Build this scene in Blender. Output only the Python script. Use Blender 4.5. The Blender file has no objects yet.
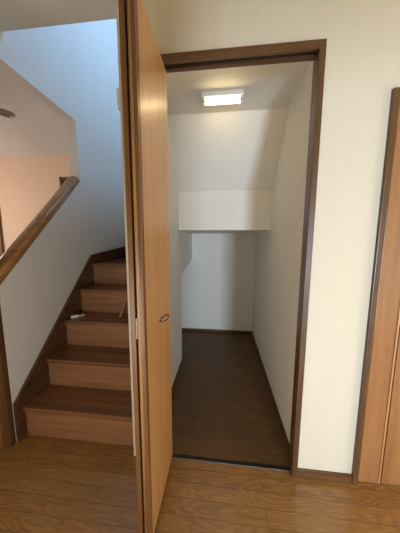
import bpy, bmesh, math
from mathutils import Vector
S = bpy.context.scene
COL = S.collection

# ---------------------------------------------------------------- camera
F_PX = 207.47
YAW, PITCH, ROLL = -0.10652, -0.12109, 0.00327
CAM = Vector((0.4501, -1.0147, 1.2357))
cd = bpy.data.cameras.new('camera')
cam = bpy.data.objects.new('camera', cd)
COL.objects.link(cam)
cd.sensor_fit = 'VERTICAL'
cd.sensor_height = 24.0
cd.lens = F_PX / 533.0 * 24.0
cd.clip_start = 0.02
fwd = Vector((math.sin(YAW)*math.cos(PITCH), math.cos(YAW)*math.cos(PITCH), math.sin(PITCH)))
rt = Vector((math.cos(YAW), -math.sin(YAW), 0))
up = rt.cross(fwd)
r2 = rt*math.cos(ROLL) + up*math.sin(ROLL)
u2 = up*math.cos(ROLL) - rt*math.sin(ROLL)
from mathutils import Matrix
m = Matrix((r2, u2, -fwd)).transposed().to_4x4()
m.translation = CAM
cam.matrix_world = m
S.camera = cam

# ---------------------------------------------------------------- world, lights, exposure
S.view_settings.view_transform = 'Standard'
S.view_settings.look = 'None'
S.view_settings.gamma = 1
S.view_settings.use_curve_mapping = False
S.view_settings.exposure = 0.25
W = bpy.data.worlds.new('sky'); S.world = W; W.use_nodes = True
W.node_tree.nodes['Background'].inputs[0].default_value = (0.75, 0.86, 1.0, 1)
W.node_tree.nodes['Background'].inputs[1].default_value = 0.6

def area(name, loc, target, sx, sy, power, color):
    l = bpy.data.lights.new(name, 'AREA'); l.shape = 'RECTANGLE'
    l.size, l.size_y, l.energy, l.color = sx, sy, power, color
    o = bpy.data.objects.new(name, l); COL.objects.link(o)
    o.location = loc
    d = Vector(target) - Vector(loc)
    o.rotation_euler = d.to_track_quat('-Z', 'Y').to_euler()
    return o
# daylight from behind the camera, let in by an invented hall window
area('hall_back_daylight', (1.43, -3.29, 0.85), (0.5, 1.0, 0.6), 0.42, 1.3, 88, (0.66, 0.81, 1.0))
# unseen fill lamp added behind the viewer to brighten stairs and half wall
area('hall_left_fill', (-0.10, -1.33, 0.60), (-0.5, 0.6, 0.85), 0.5, 0.6, 7.3, (1.0, 0.95, 0.88))
# daylight through the glazed entrance at the right end of the hall
area('entrance_daylight', (2.88, -0.60, 0.80), (0.3, -0.25, 0.4), 0.7, 1.2, 30, (1.0, 0.86, 0.66))
# blue stairwell daylight from above; the upper-floor window is invented
area('stairwell_daylight', (0.93, 0.85, 3.85), (-0.8, 0.75, 2.9), 1.0, 1.0, 68, (0.38, 0.62, 1.0))
# warm daylight in the room beyond the half wall
area('side_room_daylight', (-2.9, 0.3, 1.35), (-1.6, 1.5, 1.5), 1.0, 1.0, 15, (1.0, 0.89, 0.80))

# ---------------------------------------------------------------- materials
def new_mat(name):
    mt = bpy.data.materials.new(name); mt.use_nodes = True
    nt = mt.node_tree
    return mt, nt, nt.nodes['Principled BSDF']

def nd(nt, t, **kw):
    n = nt.nodes.new(t)
    for k, v in kw.items():
        if k in n.inputs.keys() if isinstance(k, str) else False: n.inputs[k].default_value = v
        else: setattr(n, k, v)
    return n

def plain(name, col, rough=0.5, metal=0.0, coat=0.0):
    mt, nt, b = new_mat(name)
    tc = nd(nt, 'ShaderNodeTexCoord'); no = nd(nt, 'ShaderNodeTexNoise'); no.inputs['Scale'].default_value = 40
    nt.links.new(tc.outputs['Object'], no.inputs['Vector'])
    mx = nd(nt, 'ShaderNodeMix', data_type='RGBA'); mx.blend_type = 'MULTIPLY'; mx.inputs['Factor'].default_value = 0.06
    mx.inputs['A'].default_value = (*col, 1)
    nt.links.new(no.outputs['Color'], mx.inputs['B'])
    nt.links.new(mx.outputs['Result'], b.inputs['Base Color'])
    b.inputs['Roughness'].default_value = rough; b.inputs['Metallic'].default_value = metal
    b.inputs['Coat Weight'].default_value = coat
    return mt

def wallpaper(name, col, bump=0.45, streak=True):
    """woven off-white vinyl wallpaper: fine weave bump, faint vertical streaks"""
    mt, nt, b = new_mat(name)
    tc = nd(nt, 'ShaderNodeTexCoord')
    no = nd(nt, 'ShaderNodeTexNoise'); no.inputs['Scale'].default_value = 170; no.inputs['Detail'].default_value = 3
    mp = nd(nt, 'ShaderNodeMapping'); mp.inputs['Scale'].default_value = (1, 1, 0.35)
    nt.links.new(tc.outputs['Object'], mp.inputs[0]); nt.links.new(mp.outputs[0], no.inputs['Vector'])
    n2 = nd(nt, 'ShaderNodeTexNoise'); n2.inputs['Scale'].default_value = 22; n2.inputs['Detail'].default_value = 4
    m2 = nd(nt, 'ShaderNodeMapping'); m2.inputs['Scale'].default_value = (1, 1, 0.12)
    nt.links.new(tc.outputs['Object'], m2.inputs[0]); nt.links.new(m2.outputs[0], n2.inputs['Vector'])
    cr = nd(nt, 'ShaderNodeValToRGB')
    cr.color_ramp.elements[0].position = 0.3; cr.color_ramp.elements[1].position = 0.7
    cr.color_ramp.elements[0].color = (*[c*0.975 for c in col], 1); cr.color_ramp.elements[1].color = (*col, 1)
    nt.links.new(n2.outputs['Fac'], cr.inputs[0]); nt.links.new(cr.outputs[0], b.inputs['Base Color'])
    bp = nd(nt, 'ShaderNodeBump'); bp.inputs['Strength'].default_value = bump; bp.inputs['Distance'].default_value = 0.002
    nt.links.new(no.outputs['Fac'], bp.inputs['Height']); nt.links.new(bp.outputs[0], b.inputs['Normal'])
    b.inputs['Roughness'].default_value = 0.75
    b.inputs['Specular IOR Level'].default_value = 0.3
    return mt

def wood(name, dark, light, axis='z', rough=0.35, coat=0.3, fine=1.0, coat_rough=0.2):
    """straight-grained veneer; grain runs along the axis"""
    mt, nt, b = new_mat(name)
    tc = nd(nt, 'ShaderNodeTexCoord')
    sc = {'x': (0.05, 1, 1), 'y': (1, 0.05, 1), 'z': (1, 1, 0.05)}[axis]
    mp = nd(nt, 'ShaderNodeMapping'); mp.inputs['Scale'].default_value = sc
    nt.links.new(tc.outputs['Object'], mp.inputs[0])
    n1 = nd(nt, 'ShaderNodeTexNoise'); n1.inputs['Scale'].default_value = 26*fine; n1.inputs['Detail'].default_value = 5; n1.inputs['Distortion'].default_value = 0.6
    n2 = nd(nt, 'ShaderNodeTexNoise'); n2.inputs['Scale'].default_value = 260*fine; n2.inputs['Detail'].default_value = 2
    nt.links.new(mp.outputs[0], n1.inputs['Vector']); nt.links.new(mp.outputs[0], n2.inputs['Vector'])
    ad = nd(nt, 'ShaderNodeMath', operation='MULTIPLY_ADD'); ad.inputs[1].default_value = 0.45
    nt.links.new(n2.outputs['Fac'], ad.inputs[0]); nt.links.new(n1.outputs['Fac'], ad.inputs[2])
    cr = nd(nt, 'ShaderNodeValToRGB')
    cr.color_ramp.elements[0].position = 0.48; cr.color_ramp.elements[1].position = 0.95
    cr.color_ramp.elements[0].color = (*dark, 1); cr.color_ramp.elements[1].color = (*light, 1)
    nt.links.new(ad.outputs[0], cr.inputs[0]); nt.links.new(cr.outputs[0], b.inputs['Base Color'])
    bp = nd(nt, 'ShaderNodeBump'); bp.inputs['Strength'].default_value = 0.08; bp.inputs['Distance'].default_value = 0.001
    nt.links.new(n2.outputs['Fac'], bp.inputs['Height']); nt.links.new(bp.outputs[0], b.inputs['Normal'])
    b.inputs['Roughness'].default_value = rough
    b.inputs['Coat Weight'].default_value = coat; b.inputs['Coat Roughness'].default_value = coat_rough
    return mt

def planks(name, dark, light, rough=0.3, coat=0.4, width=0.9, height=0.066, joint=0.6, grain=1.0):
    """floor boards running along x, cathedral oak grain, thin dark joints"""
    mt, nt, b = new_mat(name)
    tc = nd(nt, 'ShaderNodeTexCoord')
    mp = nd(nt, 'ShaderNodeMapping'); mp.inputs['Location'].default_value = (0.23, 0.032, 0)
    nt.links.new(tc.outputs['Object'], mp.inputs[0])
    br = nd(nt, 'ShaderNodeTexBrick'); br.offset = 0.37; br.offset_frequency = 2
    br.inputs['Scale'].default_value = 1; br.inputs['Brick Width'].default_value = width; br.inputs['Row Height'].default_value = height
    br.inputs['Mortar Size'].default_value = 0.0010; br.inputs['Mortar Smooth'].default_value = 0.2
    br.inputs['Color1'].default_value = (0, 0, 0, 1); br.inputs['Color2'].default_value = (1, 1, 1, 1); br.inputs['Mortar'].default_value = (0.5, 0.5, 0.5, 1)
    br.inputs['Bias'].default_value = 0
    nt.links.new(mp.outputs[0], br.inputs['Vector'])
    # per-board shift of the grain
    sep = nd(nt, 'ShaderNodeSeparateColor'); nt.links.new(br.outputs['Color'], sep.inputs[0])
    ml = nd(nt, 'ShaderNodeMath', operation='MULTIPLY'); ml.inputs[1].default_value = 9.0
    nt.links.new(sep.outputs[0], ml.inputs[0])
    cx = nd(nt, 'ShaderNodeCombineXYZ'); nt.links.new(ml.outputs[0], cx.inputs[0]); nt.links.new(ml.outputs[0], cx.inputs[2])
    va = nd(nt, 'ShaderNodeVectorMath', operation='ADD'); nt.links.new(tc.outputs['Object'], va.inputs[0]); nt.links.new(cx.outputs[0], va.inputs[1])
    m1 = nd(nt, 'ShaderNodeMapping'); m1.inputs['Scale'].default_value = (0.16, 1, 1); nt.links.new(va.outputs[0], m1.inputs[0])
    n1 = nd(nt, 'ShaderNodeTexNoise'); n1.inputs['Scale'].default_value = 13; n1.inputs['Detail'].default_value = 1.5
    nt.links.new(m1.outputs[0], n1.inputs['Vector'])
    # growth rings: sine of the noise
    rg = nd(nt, 'ShaderNodeMath', operation='MULTIPLY'); rg.inputs[1].default_value = 95*grain
    nt.links.new(n1.outputs['Fac'], rg.inputs[0])
    sn = nd(nt, 'ShaderNodeMath', operation='SINE'); nt.links.new(rg.outputs[0], sn.inputs[0])
    s2 = nd(nt, 'ShaderNodeMath', operation='MULTIPLY_ADD'); s2.inputs[1].default_value = 0.085; s2.inputs[2].default_value = 0.5
    nt.links.new(sn.outputs[0], s2.inputs[0])
    m3 = nd(nt, 'ShaderNodeMapping'); m3.inputs['Scale'].default_value = (0.04, 1, 1); nt.links.new(va.outputs[0], m3.inputs[0])
    n3 = nd(nt, 'ShaderNodeTexNoise'); n3.inputs['Scale'].default_value = 190; n3.inputs['Detail'].default_value = 2
    nt.links.new(m3.outputs[0], n3.inputs['Vector'])
    a3 = nd(nt, 'ShaderNodeMath', operation='MULTIPLY_ADD'); a3.inputs[1].default_value = 0.5
    nt.links.new(n3.outputs['Fac'], a3.inputs[0]); nt.links.new(s2.outputs[0], a3.inputs[2])
    a4 = nd(nt, 'ShaderNodeMath', operation='MULTIPLY_ADD'); a4.inputs[1].default_value = 0.14
    nt.links.new(sep.outputs[0], a4.inputs[0]); nt.links.new(a3.outputs[0], a4.inputs[2])
    cr = nd(nt, 'ShaderNodeValToRGB')
    cr.color_ramp.elements[0].position = 0.5; cr.color_ramp.elements[1].position = 1.15 if False else 1.0
    cr.color_ramp.elements[0].color = (*dark, 1); cr.color_ramp.elements[1].color = (*light, 1)
    nt.links.new(a4.outputs[0], cr.inputs[0])
    mx = nd(nt, 'ShaderNodeMix', data_type='RGBA'); mx.inputs['B'].default_value = (*[c*joint for c in dark], 1)
    nt.links.new(br.outputs['Fac'], mx.inputs['Factor']); nt.links.new(cr.outputs[0], mx.inputs['A'])
    nt.links.new(mx.outputs['Result'], b.inputs['Base Color'])
    bp = nd(nt, 'ShaderNodeBump'); bp.invert = True; bp.inputs['Strength'].default_value = 0.3; bp.inputs['Distance'].default_value = 0.001
    nt.links.new(br.outputs['Fac'], bp.inputs['Height']); nt.links.new(bp.outputs[0], b.inputs['Normal'])
    b.inputs['Roughness'].default_value = rough; b.inputs['Coat Weight'].default_value = coat; b.inputs['Coat Roughness'].default_value = 0.18
    return mt

def glow(name, col, strength):
    mt, nt, b = new_mat(name)
    b.inputs['Base Color'].default_value = (0.9, 0.9, 0.85, 1)
    b.inputs['Emission Color'].default_value = (*col, 1); b.inputs['Emission Strength'].default_value = strength
    return mt

M = dict(
    paper=wallpaper('cream_wallpaper', (0.64, 0.575, 0.44)),
    closet=wallpaper('closet_wallpaper', (0.785, 0.745, 0.66), 0.15),
    stairpaper=wallpaper('stair_wallpaper', (0.74, 0.73, 0.70), 0.6),
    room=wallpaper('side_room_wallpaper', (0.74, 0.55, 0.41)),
    ceil=wallpaper('ceiling_paper', (0.70, 0.68, 0.62), 0.15),
    floor=planks('oak_floor_boards', (0.140, 0.060, 0.015), (0.30, 0.150, 0.045), rough=0.25, coat=0.35, grain=1.0),
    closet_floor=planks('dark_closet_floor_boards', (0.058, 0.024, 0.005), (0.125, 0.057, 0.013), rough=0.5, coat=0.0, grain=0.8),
    casing=wood('brown_casing_wood', (0.056, 0.024, 0.007), (0.138, 0.064, 0.021), 'z', coat=0.08),
    casing_x=wood('brown_lintel_wood', (0.056, 0.024, 0.007), (0.138, 0.064, 0.021), 'x', coat=0.08),
    leaf=wood('oak_door_veneer', (0.37, 0.182, 0.060), (0.52, 0.285, 0.108), 'z', rough=0.42, coat=0.5, coat_rough=0.3),
    edge=wood('door_edge_wood', (0.13, 0.055, 0.018), (0.24, 0.110, 0.038), 'z', rough=0.42, coat=0.1),
    door2=wood('red_oak_door_veneer', (0.22, 0.090, 0.028), (0.34, 0.155, 0.052), 'z', rough=0.4, coat=0.2),
    tread=wood('stair_tread_wood', (0.095, 0.036, 0.013), (0.22, 0.092, 0.035), 'x', rough=0.3, coat=0.4),
    riser=wood('stair_riser_wood', (0.20, 0.090, 0.038), (0.33, 0.160, 0.074), 'x', rough=0.4, coat=0.2),
    stringer=wood('stringer_wood', (0.055, 0.022, 0.010), (0.120, 0.052, 0.024), 'y'),
    rail=wood('handrail_wood', (0.22, 0.095, 0.028), (0.38, 0.19, 0.060), 'y', rough=0.25, coat=0.8),
    track=plain('black_track', (0.012, 0.011, 0.011), 0.35, 0.3),
    alu=plain('grey_aluminium', (0.30, 0.29, 0.28), 0.45, 1.0),
    brass=plain('bronze_metal', (0.22, 0.17, 0.12), 0.25, 1.0),
    chrome=plain('silver_metal', (0.75, 0.73, 0.70), 0.2, 1.0),
    white=plain('white_plastic', (0.80, 0.79, 0.75), 0.4),
    grey=plain('grey_plastic', (0.10, 0.10, 0.12), 0.4),
    dark=plain('dark_recess', (0.02, 0.015, 0.012), 0.6),  # near-black that paints in the shade of grooves and the doorway
    tube=glow('lit_tube', (1.0, 0.80, 0.42), 12.0),
)

# ---------------------------------------------------------------- helpers
def add_box(bm, x0, x1, y0, y1, z0, z1, bev=0.0, seg=2):
    vs = [bm.verts.new((x, y, z)) for x in (x0, x1) for y in (y0, y1) for z in (z0, z1)]
    f = [(0,1,3,2), (4,6,7,5), (0,4,5,1), (2,3,7,6), (0,2,6,4), (1,5,7,3)]
    fs = [bm.faces.new([vs[i] for i in q]) for q in f]
    if bev > 0:
        es = list({e for q in fs for e in q.edges})
        bmesh.ops.bevel(bm, geom=es, offset=bev, segments=seg, affect='EDGES', profile=0.6)
    return bm

def bx(*a, **k):
    return add_box(bmesh.new(), *a, **k)

def add_prism(bm, pts, axis, a0, a1, bev=0.0):
    """polygon pts in the two other axes (cyclic order y,z / x,z / x,y) extruded along axis"""
    def mk(p, a):
        return {'x': (a, p[0], p[1]), 'y': (p[0], a, p[1]), 'z': (p[0], p[1], a)}[axis]
    A = [bm.verts.new(mk(p, a0)) for p in pts]; B = [bm.verts.new(mk(p, a1)) for p in pts]
    fs = [bm.faces.new(A), bm.faces.new(B[::-1])]
    n = len(pts)
    for i in range(n):
        fs.append(bm.faces.new((A[i], B[i], B[(i+1) % n], A[(i+1) % n])))
    bmesh.ops.recalc_face_normals(bm, faces=fs)
    if bev > 0:
        bmesh.ops.bevel(bm, geom=list({e for q in fs for e in q.edges}), offset=bev, segments=2, affect='EDGES')
    return bm

def prism(*a, **k):
    return add_prism(bmesh.new(), *a, **k)

def add_tube(bm, path, r, seg=12, closed=False, cap=True):
    path = [Vector(p) for p in path]; rings = []
    n = len(path)
    for i, p in enumerate(path):
        a = path[i-1] if (i > 0 or closed) else p
        b = path[(i+1) % n] if (i < n-1 or closed) else p
        t = (b-a).normalized()
        ref = Vector((0, 0, 1)) if abs(t.z) < 0.9 else Vector((1, 0, 0))
        s = t.cross(ref).normalized(); q = s.cross(t)
        rings.append([bm.verts.new(p + (s*math.cos(k*2*math.pi/seg) + q*math.sin(k*2*math.pi/seg))*r) for k in range(seg)])
    m_ = n if closed else n-1
    for i in range(m_):
        A, B = rings[i], rings[(i+1) % n]
        for k in range(seg):
            bm.faces.new((A[k], A[(k+1) % seg], B[(k+1) % seg], B[k]))
    if cap and not closed:
        bm.faces.new(rings[0][::-1]); bm.faces.new(rings[-1])
    return bm

def obj(name, bm, mat, parent=None, smooth=False):
    bmesh.ops.recalc_face_normals(bm, faces=bm.faces)
    if parent:
        off = Vector(parent.location)
        q = parent.parent
        while q: off += Vector(q.location); q = q.parent
        bmesh.ops.translate(bm, verts=bm.verts, vec=-off)
    me = bpy.data.meshes.new(name); bm.to_mesh(me); bm.free()
    me.materials.append(mat)
    if smooth:
        for p in me.polygons: p.use_smooth = True
    o = bpy.data.objects.new(name, me); COL.objects.link(o)
    if parent: o.parent = parent
    return o

def struct(name, bm, mat, label=None):
    o = obj(name, bm, mat); o['kind'] = 'structure'
    if label: o['label'] = label
    return o

def sempty(name, loc, label):
    o = bpy.data.objects.new(name, None); COL.objects.link(o); o.location = loc
    o['kind'] = 'structure'; o['label'] = label; o.empty_display_size = 0.1
    return o

def thing(name, label, cat, loc=(0, 0, 0), group=None):
    o = bpy.data.objects.new(name, None); COL.objects.link(o); o.location = loc; o.empty_display_size = 0.1
    o['label'] = label; o['category'] = cat
    if group: o['group'] = group
    return o

# ---------------------------------------------------------------- key dimensions
XP0, XP1 = -0.040, 0.0515        # partition between stairs and closet
XR = 0.8706                      # closet right wall
XS = -0.794                      # stair side of the half wall
XS2 = -0.875                     # far side of the half wall
D = 1.717                        # closet / stairwell back wall
JL, JR = 0.112, 0.835            # opening between jambs
HC = 2.40                        # hall ceiling
YE = 0.175                       # hall ceiling edge at the stairwell
TOP = 4.9
ROOM_C = 2.30

# ---------------------------------------------------------------- setting
f = bmesh.new(); add_box(f, -0.95, 2.9, -3.3, 0.012, -0.05, 0.0); add_box(f, -0.95, -0.001, 0.012, 0.06, -0.05, 0.0)
struct('floor', f, M['floor'], 'glossy oak plank floor of the hallway')
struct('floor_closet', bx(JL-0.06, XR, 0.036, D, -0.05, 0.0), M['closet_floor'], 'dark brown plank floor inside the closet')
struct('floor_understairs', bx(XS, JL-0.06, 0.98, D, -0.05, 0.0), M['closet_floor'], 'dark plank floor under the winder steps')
struct('floor_side_room', bx(-3.3, -0.95, -2.2, 1.6, -0.05, 0.0), M['floor'], 'oak plank floor of the room beyond the half wall')

# hall wall around the closet door (front face y = 0)
w = bmesh.new()
add_box(w, XP0, JL-0.02, 0, 0.055, 0, HC)                 # strip left of the door
add_box(w, JL-0.02, JR+0.02, 0, 0.055, 2.045, HC)         # over the door
add_box(w, JR+0.02, 1.14, 0, 0.055, 0, HC)                # right of the door
add_box(w, 1.14, 2.1, 0, 0.055, 1.852, HC)                # over the second door
add_box(w, 2.1, 2.9, 0, 0.09, 0, HC)
struct('wall_back', w, M['paper'], 'cream wallpapered hall wall around the closet door')
# partition between stairs and closet; lower part stops where the winders begin
struct('wall_partition', prism([(0.055, 0), (0.98, 0), (0.98, 0.905), (D, 1.0), (D, 2.8), (0.055, 2.8)], 'x', XP0, XP1), M['closet'],
       'pale partition wall between stairs and closet')
struct('wall_closet_right', bx(XR, XR+0.07, 0.055, D, 0, TOP), M['closet'], 'pale right wall inside the closet')
struct('wall_closet_back', bx(XS2, XR+0.07, D, D+0.08, 0, TOP), M['closet'], 'pale back wall of closet and stairwell')
# stair underside that forms the stepped closet ceiling
struct('ceiling_closet', prism([(0.055, 2.1165), (0.5334, 2.1165), (0.8854, 1.676), (0.8854, 1.3368), (D, 1.3368), (D, 1.45), (1.0, 1.45), (1.0, 1.75), (0.60, 2.25), (0.055, 2.25)], 'x', XP1, XR),
       M['closet'], 'closet ceiling sloping down under the upper stair flight')

# left wall of the stairs: half wall, far pier, header, upper storey
RS = 1.035                                               # slope of the rail
def rail_z(y): return 0.972 + RS*y                       # top of the half wall
w = bmesh.new()
add_prism(w, [(0.0, 0), (D, 0), (D, TOP), (-0.0, TOP), (0.0, 2.24), (0.742, 2.24), (0.742, rail_z(0.742)), (0.0, rail_z(0.0))], 'x', XS2, XS)
struct('wall_left', w, M['stairpaper'], 'pale half wall beside the stairs rising into the upper storey')
# hall ceiling
c = bmesh.new(); add_box(c, -0.95, 2.9, -3.3, 0.0, HC, HC+0.25); add_box(c, XS, XP0, 0.0, YE, HC, HC+0.25)
struct('ceiling', c, M['ceil'], 'dim off-white hall ceiling')
# upper storey shell of the stairwell
struct('wall_stairwell_front', bx(XS, XR+0.07, YE-0.09, YE, HC+0.25, TOP), M['stairpaper'], 'upper storey wall of the stairwell')
struct('ceiling_stairwell', bx(XS2, XR+0.07, YE-0.09, D+0.08, TOP, TOP+0.05), M['ceil'], 'ceiling above the stairwell')

# unseen hall behind the camera; wing and low lintel shaped to cut the daylight
w = bmesh.new()
add_box(w, -0.95, -0.37, -1.42, -1.35, 0, HC); add_box(w, 0.17, 0.78, -1.42, -1.35, 0, HC)
add_box(w, -0.37, 0.17, -1.42, -1.35, 1.16, HC); add_box(w, -0.37, 0.17, -1.42, -1.35, 0, 0.28)
add_box(w, 0.78, 2.9, -1.42, -1.35, 1.70, HC); add_box(w, 0.70, 0.78, -3.3, -1.42, 0, HC); add_box(w, 0.78, 1.19, -3.39, -3.3, 0, HC); add_box(w, 1.67, 2.98, -3.39, -3.3, 0, HC)
add_box(w, 1.19, 1.67, -3.39, -3.3, 1.6, HC); add_box(w, 1.19, 1.67, -3.39, -3.3, 0, 0.2)
struct('wall_front', w, M['paper'], 'unseen hall wall behind the viewer, shaped to block and admit light')
wn = sempty('window_1', (1.43, -3.35, 0.2), 'invented hall window behind the viewer, source for the daylight')
fr = bmesh.new()
add_box(fr, 1.19, 1.21, -3.38, -3.31, 0.2, 1.6); add_box(fr, 1.65, 1.67, -3.38, -3.31, 0.2, 1.6)
add_box(fr, 1.21, 1.65, -3.38, -3.31, 0.2, 0.22); add_box(fr, 1.21, 1.65, -3.38, -3.31, 1.58, 1.6)
obj('window_frame', fr, M['alu'], wn)
w = bmesh.new()
add_box(w, 2.9, 2.98, -3.3, -0.97, 0, HC); add_box(w, 2.9, 2.98, -0.23, 0.055, 0, HC)
add_box(w, 2.9, 2.98, -0.97, -0.23, 1.45, HC); add_box(w, 2.9, 2.98, -0.97, -0.23, 0, 0.15)
struct('wall_right', w, M['paper'], 'end wall of the hall on the right')
struct('wall_hall_left', bx(-1.03, -0.95, -1.42, 0.0, 0, HC), M['paper'], 'hall wall on the left behind the viewer')

# room beyond the half wall
YF = 1.55
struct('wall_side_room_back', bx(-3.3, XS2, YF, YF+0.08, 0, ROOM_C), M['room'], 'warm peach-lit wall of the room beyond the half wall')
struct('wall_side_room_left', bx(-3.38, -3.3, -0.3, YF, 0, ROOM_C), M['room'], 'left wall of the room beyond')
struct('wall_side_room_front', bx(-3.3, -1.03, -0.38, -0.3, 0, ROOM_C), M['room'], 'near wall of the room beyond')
struct('ceiling_side_room', bx(-3.38, XS2, -0.38, YF+0.08, ROOM_C, ROOM_C+0.1), M['stairpaper'], 'grey-white ceiling of the room beyond the half wall')

# door trims -----------------------------------------------------
def casing(name, x0, x1, top, label, lx=None):
    """closet door casing: two jambs, a lintel, deeper stop strips"""
    e = sempty(name, (x0, 0, 0), label)
    return e
t1 = sempty('trim_1', (JL, 0, 0), 'dark brown door casing around the closet opening')
obj('jamb', bx(JL-0.027, JL, -0.012, 0.048, 0, 2.026, bev=0.002), M['casing'], t1)
obj('jamb', bx(JR, JR+0.027, -0.012, 0.048, 0, 2.026, bev=0.002), M['casing'], t1)
obj('lintel', bx(JL-0.027, JR+0.027, -0.012, 0.003, 2.026, 2.060, bev=0.002), M['casing_x'], t1)
obj('head_track', bx(JL-0.027, JR+0.027, 0.027, 0.046, 2.024, 2.058, bev=0.001), M['casing_x'], t1)
obj('track_groove', bx(JL-0.027, JR+0.027, 0.003, 0.027, 2.034, 2.056), M['dark'], t1)  # solid near-black fill paints the shade inside the track gap

t2 = sempty('trim_2', (0.47, 0.02, 0), 'black folding-door floor track with a grey metal lip')
obj('track', bx(JL, JR, 0.016, 0.036, -0.012, 0.001), M['track'], t2)
l = bmesh.new(); add_box(l, JL, JR, 0.0125, 0.0165, -0.005, 0.002, bev=0.0008)
obj('track_lip', l, M['alu'], t2)

b_ = bx(JR+0.027, 1.133, -0.009, 0.0, 0, 0.045, bev=0.002)
struct('baseboard_right', b_, M['casing_x'], 'low brown baseboard between the two doors')
b2 = bmesh.new()
add_box(b2, XS, XR, D-0.008, D, 0, 0.035)
struct('baseboard_closet_back', b2, M['casing_x'], 'dark baseboard along the closet back wall')
b3 = bmesh.new(); add_box(b3, XP1, XP1+0.006, 0.10, 0.98, 0, 0.028)
struct('baseboard_closet_left', b3, M['casing'], 'dark baseboard along the closet left wall')
b4 = bmesh.new(); add_box(b4, XR-0.006, XR, 0.10, D-0.008, 0, 0.028)
struct('baseboard_closet_right', b4, M['casing'], 'dark baseboard along the closet right wall')

# ---------------------------------------------------------------- folding closet door
d1 = sempty('door_1', (0.16, -0.17, 0.01), 'open oak folding closet door with a bow handle, folded against its left jamb')
YN, YFAR = -0.345, 0.018
def leaf(x0, x1, front):
    e = obj('door_leaf', bx(x0, x1, YN+0.02, YFAR, 0.012, 2.0, bev=0.0015), M['leaf'], d1)
    ed = bmesh.new(); add_box(ed, x0, x1, YN, YN+0.02, 0.012, 2.0, bev=0.004, seg=3)
    obj('edge_strip', ed, M['edge'], e)
    if front == 'e':
        bd = bmesh.new(); add_tube(bd, [(x0+0.0055, YN+0.002, 0.012), (x0+0.0055, YN+0.002, 2.0)], 0.0055, 16)
        obj('highlight_bead', bd, M['leaf'], e, smooth=True)  # lighter oak paints the highlight along the leaf's rounded edge
    gv = bmesh.new(); add_box(gv, x1-0.001, x1+0.0004, YN+0.017, YN+0.0205, 0.012, 2.0)
    obj('edge_groove', gv, M['casing'], e)
    return e
la = leaf(0.1330, 0.1520, 'w')
lb = leaf(0.1590, 0.1840, 'e')
XL_ = 0.1840
h = bmesh.new()
hy0, hy1, hz, hp = -0.195, -0.112, 0.896, 0.030
pts = []
for k in range(28):
    a = 2*math.pi*k/28
    out = 0.5 - 0.5*math.cos(a)            # 0 on the leaf side, 1 on the outer side
    pts.append((XL_ + 0.005 + 0.027*out, (hy0+hy1)/2 + (hy1-hy0)/2*math.sin(a), hz + 0.002))
add_tube(h, pts, 0.0031, 10, closed=True)
hn = obj('door_handle', h, M['brass'], lb, smooth=True)
for yy in (-0.172, -0.135):
    q = bmesh.new()
    bmesh.ops.create_cone(q, cap_ends=True, segments=20, radius1=0.009, radius2=0.007, depth=0.008, matrix=Matrix.Translation((XL_+0.003, yy, hz)) @ Matrix.Rotation(math.pi/2, 4, 'Y'))
    obj('handle_rosette', q, M['chrome'], lb, smooth=False)
for hz_ in (0.93,):
    q = bmesh.new(); add_tube(q, [(0.1555, YN+0.001, hz_-0.038), (0.1555, YN+0.001, hz_+0.038)], 0.0034, 12)
    obj('hinge', q, M['chrome'], la)

# ---------------------------------------------------------------- second door on the right
t3 = sempty('trim_3', (1.133, 0, 0), 'brown casing at the left side of the right-hand door')
obj('jamb', bx(1.133, 1.160, -0.014, 0.09, 0, 1.858, bev=0.003), M['casing'], t3)
obj('jamb', bx(2.073, 2.10, -0.014, 0.09, 0, 1.858, bev=0.003), M['casing'], t3)
obj('lintel', bx(1.160, 2.073, -0.014, 0.09, 1.831, 1.858, bev=0.003), M['casing_x'], t3)
d2 = sempty('door_2', (1.6, 0.02, 0), 'reddish oak panelled door at the right edge of the hall')
obj('door_stile', bx(1.160, 1.262, 0.0, 0.035, 0.004, 1.831, bev=0.002), M['door2'], d2)
obj('groove_highlight', bx(1.262, 1.270, -0.003, 0.03, 0.004, 1.831, bev=0.002), M['leaf'], d2)  # lighter oak strip paints the highlight beside the groove
obj('door_panel', bx(1.2802, 1.95, 0.003, 0.03, 0.004, 1.831, bev=0.002), M['door2'], d2)
obj('groove', bx(1.2702, 1.280, 0.022, 0.03, 0.004, 1.831), M['dark'], d2)  # near-black strip paints the groove's shade
obj('door_stile', bx(1.951, 2.073, 0.0, 0.035, 0.004, 1.831, bev=0.002), M['door2'], d2)

# ---------------------------------------------------------------- doorways at the left
t4 = sempty('trim_4', (-0.88, 0, 0), 'brown wood post at the foot of the half wall')
obj('post', bx(-0.95, -0.822, -0.055, -0.012, 0, HC), M['edge'], t4)
obj('shadow_rebate', bx(-0.822, -0.7945, -0.030, -0.002, 0, HC), M['casing'], t4)

d3 = sempty('door_3', (-2.0, YF, 0), 'dark doorway with brown casing in the far wall of the room beyond')
x3 = -1.63
obj('jamb', bx(x3, x3+0.022, YF-0.015, YF-0.001, 0, 2.04), M['edge'], d3)
obj('lintel', bx(x3, -0.95, YF-0.015, YF-0.001, 2.015, 2.04), M['casing_x'], d3)
obj('door_panel', bx(x3+0.022, -0.95, YF-0.008, YF-0.001, 0, 2.015), M['dark'], d3)  # near-black sheet painted in for the unlit interior of the doorway
d4 = sempty('door_4', (-2.8, YF, 0), 'brown door edge at the far left of the room beyond')
obj('door_panel', bx(-3.25, -2.54, YF-0.03, YF-0.001, 0, 1.70), M['edge'], d4)

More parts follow.
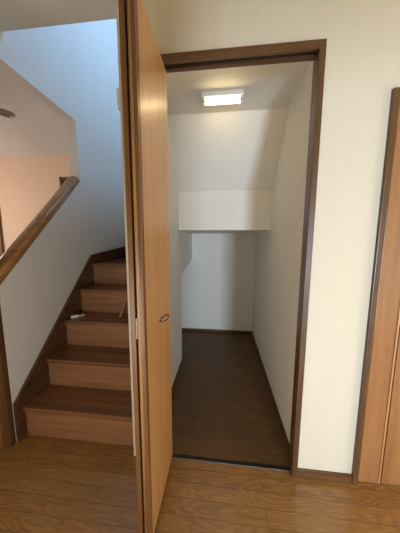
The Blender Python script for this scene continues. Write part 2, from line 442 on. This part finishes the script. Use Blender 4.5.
# ---------------------------------------------------------------- staircase
R_, T_, Y1, NOSE = 0.2049, 0.1942, 0.0544, 0.019
SX0, SX1 = XS+0.022, XP0-0.002
st = thing('staircase', 'brown wooden staircase rising between the half wall and the partition', 'stairs', (-0.41, Y1, 0))
for k in range(5):
    y = Y1 + k*T_
    obj('riser', bx(SX0, SX1, y, y+0.012, k*R_, (k+1)*R_-0.026), M['riser'], st)
    if k < 4:
        obj('tread', bx(SX0, SX1, y-NOSE, y+T_+0.004, (k+1)*R_-0.026, (k+1)*R_, bev=0.005, seg=3), M['tread'], st)
    else:
        tb = prism([(SX1, y-NOSE), (SX0, y-NOSE), (SX0, D-0.14), (SX1, y+0.05)], 'z', (k+1)*R_-0.026, (k+1)*R_, bev=0.004)
        obj('tread', tb, M['tread'], st)
# diagonal winder riser and next winding tread
y5 = Y1 + 4*T_
obj('riser', prism([(SX1, y5+0.05), (SX0, D-0.14), (SX0, D-0.12), (SX1, y5+0.07)], 'z', 5*R_-0.02, 6*R_-0.026), M['riser'], st)
obj('tread', prism([(SX1, y5+0.03), (SX0, D-0.155), (SX0, D-0.003), (SX1, D-0.003)], 'z', 6*R_-0.026, 6*R_), M['tread'], st)
obj('stringer', prism([(0.0, 0), (0.0, 0.255), (0.828, 1.105), (D-0.003, 1.185), (D-0.003, 0.90), (0.90, 0.62), (0.30, 0)], 'x', XS+0.001, XS+0.021, bev=0.002), M['stringer'], st)

# half-wall cap handrail
hr = bmesh.new()
prof = []
for k in range(24):
    a = 2*math.pi*k/24
    ca, sa = math.cos(a), math.sin(a)
    prof.append((math.copysign(abs(ca)**0.7, ca)*0.046, math.copysign(abs(sa)**0.7, sa)*0.031))
xc = (XS+XS2)/2
th = math.atan(RS); Nn = Vector((0, -math.sin(th), math.cos(th))); Tn = Vector((0, math.cos(th), math.sin(th)))
base = Vector((xc, 0.0, rail_z(0.0))) + Nn*0.024
rings = []
L0, L1 = -0.02, 0.741/math.cos(th)
for s, sc in ((L0, 0.85), (L0+0.006, 1), (L1+0.006, 1), (L1+0.012, 0.85)):
    c_ = base + Tn*s
    rings.append([hr.verts.new(c_ + Vector((1, 0, 0))*p[0]*sc + Nn*p[1]*sc) for p in prof])
for a_, b_ in zip(rings, rings[1:]):
    for k in range(24): hr.faces.new((a_[k], a_[(k+1) % 24], b_[(k+1) % 24], b_[k]))
hr.faces.new(rings[0]); hr.faces.new(rings[-1][::-1])
ho = obj('handrail', hr, M['rail'], smooth=False)
for p in ho.data.polygons: p.use_smooth = len(p.vertices) == 4
ho['label'] = 'thick rounded oak handrail capping the sloping half wall'; ho['category'] = 'handrail'

# ---------------------------------------------------------------- closet ceiling light
HCL = 2.1165
lt = thing('closet_ceiling_light', 'small lit fluorescent tube fixture on the closet ceiling', 'ceiling light', (0.435, 0.35, HCL))
obj('base', bx(0.312, 0.562, 0.325, 0.405, HCL-0.028, HCL, bev=0.003), M['white'], lt)
q = bmesh.new(); add_tube(q, [(0.335, 0.352, HCL-0.045), (0.538, 0.352, HCL-0.045)], 0.0135, 16)
obj('tube', q, M['tube'], lt, smooth=True)
for xx in (0.318, 0.540):
    sk = obj('socket', bx(xx, xx+0.016, 0.336, 0.368, HCL-0.066, HCL-0.027, bev=0.003), M['white'], lt)
    q = bmesh.new(); add_tube(q, [(xx+0.008, 0.336, HCL-0.048), (xx+0.008, 0.332, HCL-0.048)], 0.005, 12)
    obj('contact_cap', q, M['grey'], sk)

# ---------------------------------------------------------------- small things
dl = thing('downlight', 'unlit round recessed downlight in the ceiling beyond the half wall', 'downlight', (-1.383, 0.685, ROOM_C))
q = bmesh.new()
n = 32; rr = [(0.062, 0.0), (0.060, -0.006), (0.048, -0.007), (0.044, -0.001)]
R0 = [[q.verts.new((-1.383+r*math.cos(2*math.pi*k/n), 0.685+r*math.sin(2*math.pi*k/n), ROOM_C+z)) for k in range(n)] for r, z in rr]
for a_, b_ in zip(R0, R0[1:]):
    for k in range(n): q.faces.new((a_[k], a_[(k+1) % n], b_[(k+1) % n], b_[k]))
obj('trim_ring', q, M['alu'], dl, smooth=True)
q = bmesh.new(); bmesh.ops.create_cone(q, cap_ends=True, segments=32, radius1=0.044, radius2=0.044, depth=0.002, matrix=Matrix.Translation((-1.383, 0.685, ROOM_C-0.002)))
obj('lamp_face', q, M['grey'], dl)

sw = thing('wall_box', 'small pale box mounted high on the stair side of the partition wall', 'wall box', (XP0-0.012, 0.045, 1.83))
obj('housing', prism([(XP0, 1.85), (XP0-0.020, 1.875), (XP0-0.022, 1.955), (XP0, 1.96)], 'y', 0.012, 0.08, bev=0.003), M['white'], sw)
obj('underside', prism([(XP0, 1.835), (XP0-0.015, 1.866), (XP0-0.018, 1.874), (XP0, 1.851)], 'y', 0.015, 0.077), M['dark'], sw)

gd = thing('plastic_gadget', 'small white plastic gadget lying on the left end of the third tread', 'gadget', (-0.725, 0.50, 3*R_))
g = bmesh.new(); add_box(g, -0.016, 0.016, -0.028, 0.028, 0.001, 0.019, bev=0.005, seg=3)
bmesh.ops.rotate(g, verts=g.verts, cent=(0, 0, 0), matrix=Matrix.Rotation(-0.7, 3, 'Z'))
bmesh.ops.translate(g, verts=g.verts, vec=(-0.738, 0.500, 3*R_))
obj('body', g, M['white'], gd)
g = bmesh.new(); add_box(g, -0.012, 0.012, -0.016, 0.020, 0.001, 0.010, bev=0.003)
bmesh.ops.rotate(g, verts=g.verts, cent=(0, 0, 0), matrix=Matrix.Rotation(-0.7, 3, 'Z'))
bmesh.ops.translate(g, verts=g.verts, vec=(-0.708, 0.536, 3*R_))
obj('clip', g, M['white'], gd)
g = bmesh.new(); bmesh.ops.create_cone(g, cap_ends=True, segments=16, radius1=0.008, radius2=0.007, depth=0.004, matrix=Matrix.Translation((-0.738, 0.503, 3*R_+0.020)))
obj('button', g, M['grey'], gd)

g = bmesh.new()
add_prism(g, [(0.0, 0.0), (0.022, 0.0), (0.022, 0.006), (0.0, 0.006)], 'z', 0, 0.185)
# lean it from tread three against the riser above
Mx = Matrix.Translation((-0.385, 0.545, 3*R_+0.001)) @ Matrix.Rotation(math.radians(-22), 4, 'X') @ Matrix.Rotation(math.radians(12), 4, 'Y')
bmesh.ops.transform(g, matrix=Mx, verts=g.verts)
ws = obj('wood_strip', g, M['riser'])
ws['label'] = 'short thin wooden strip leaning against the riser above the third tread'; ws['category'] = 'wood strip'
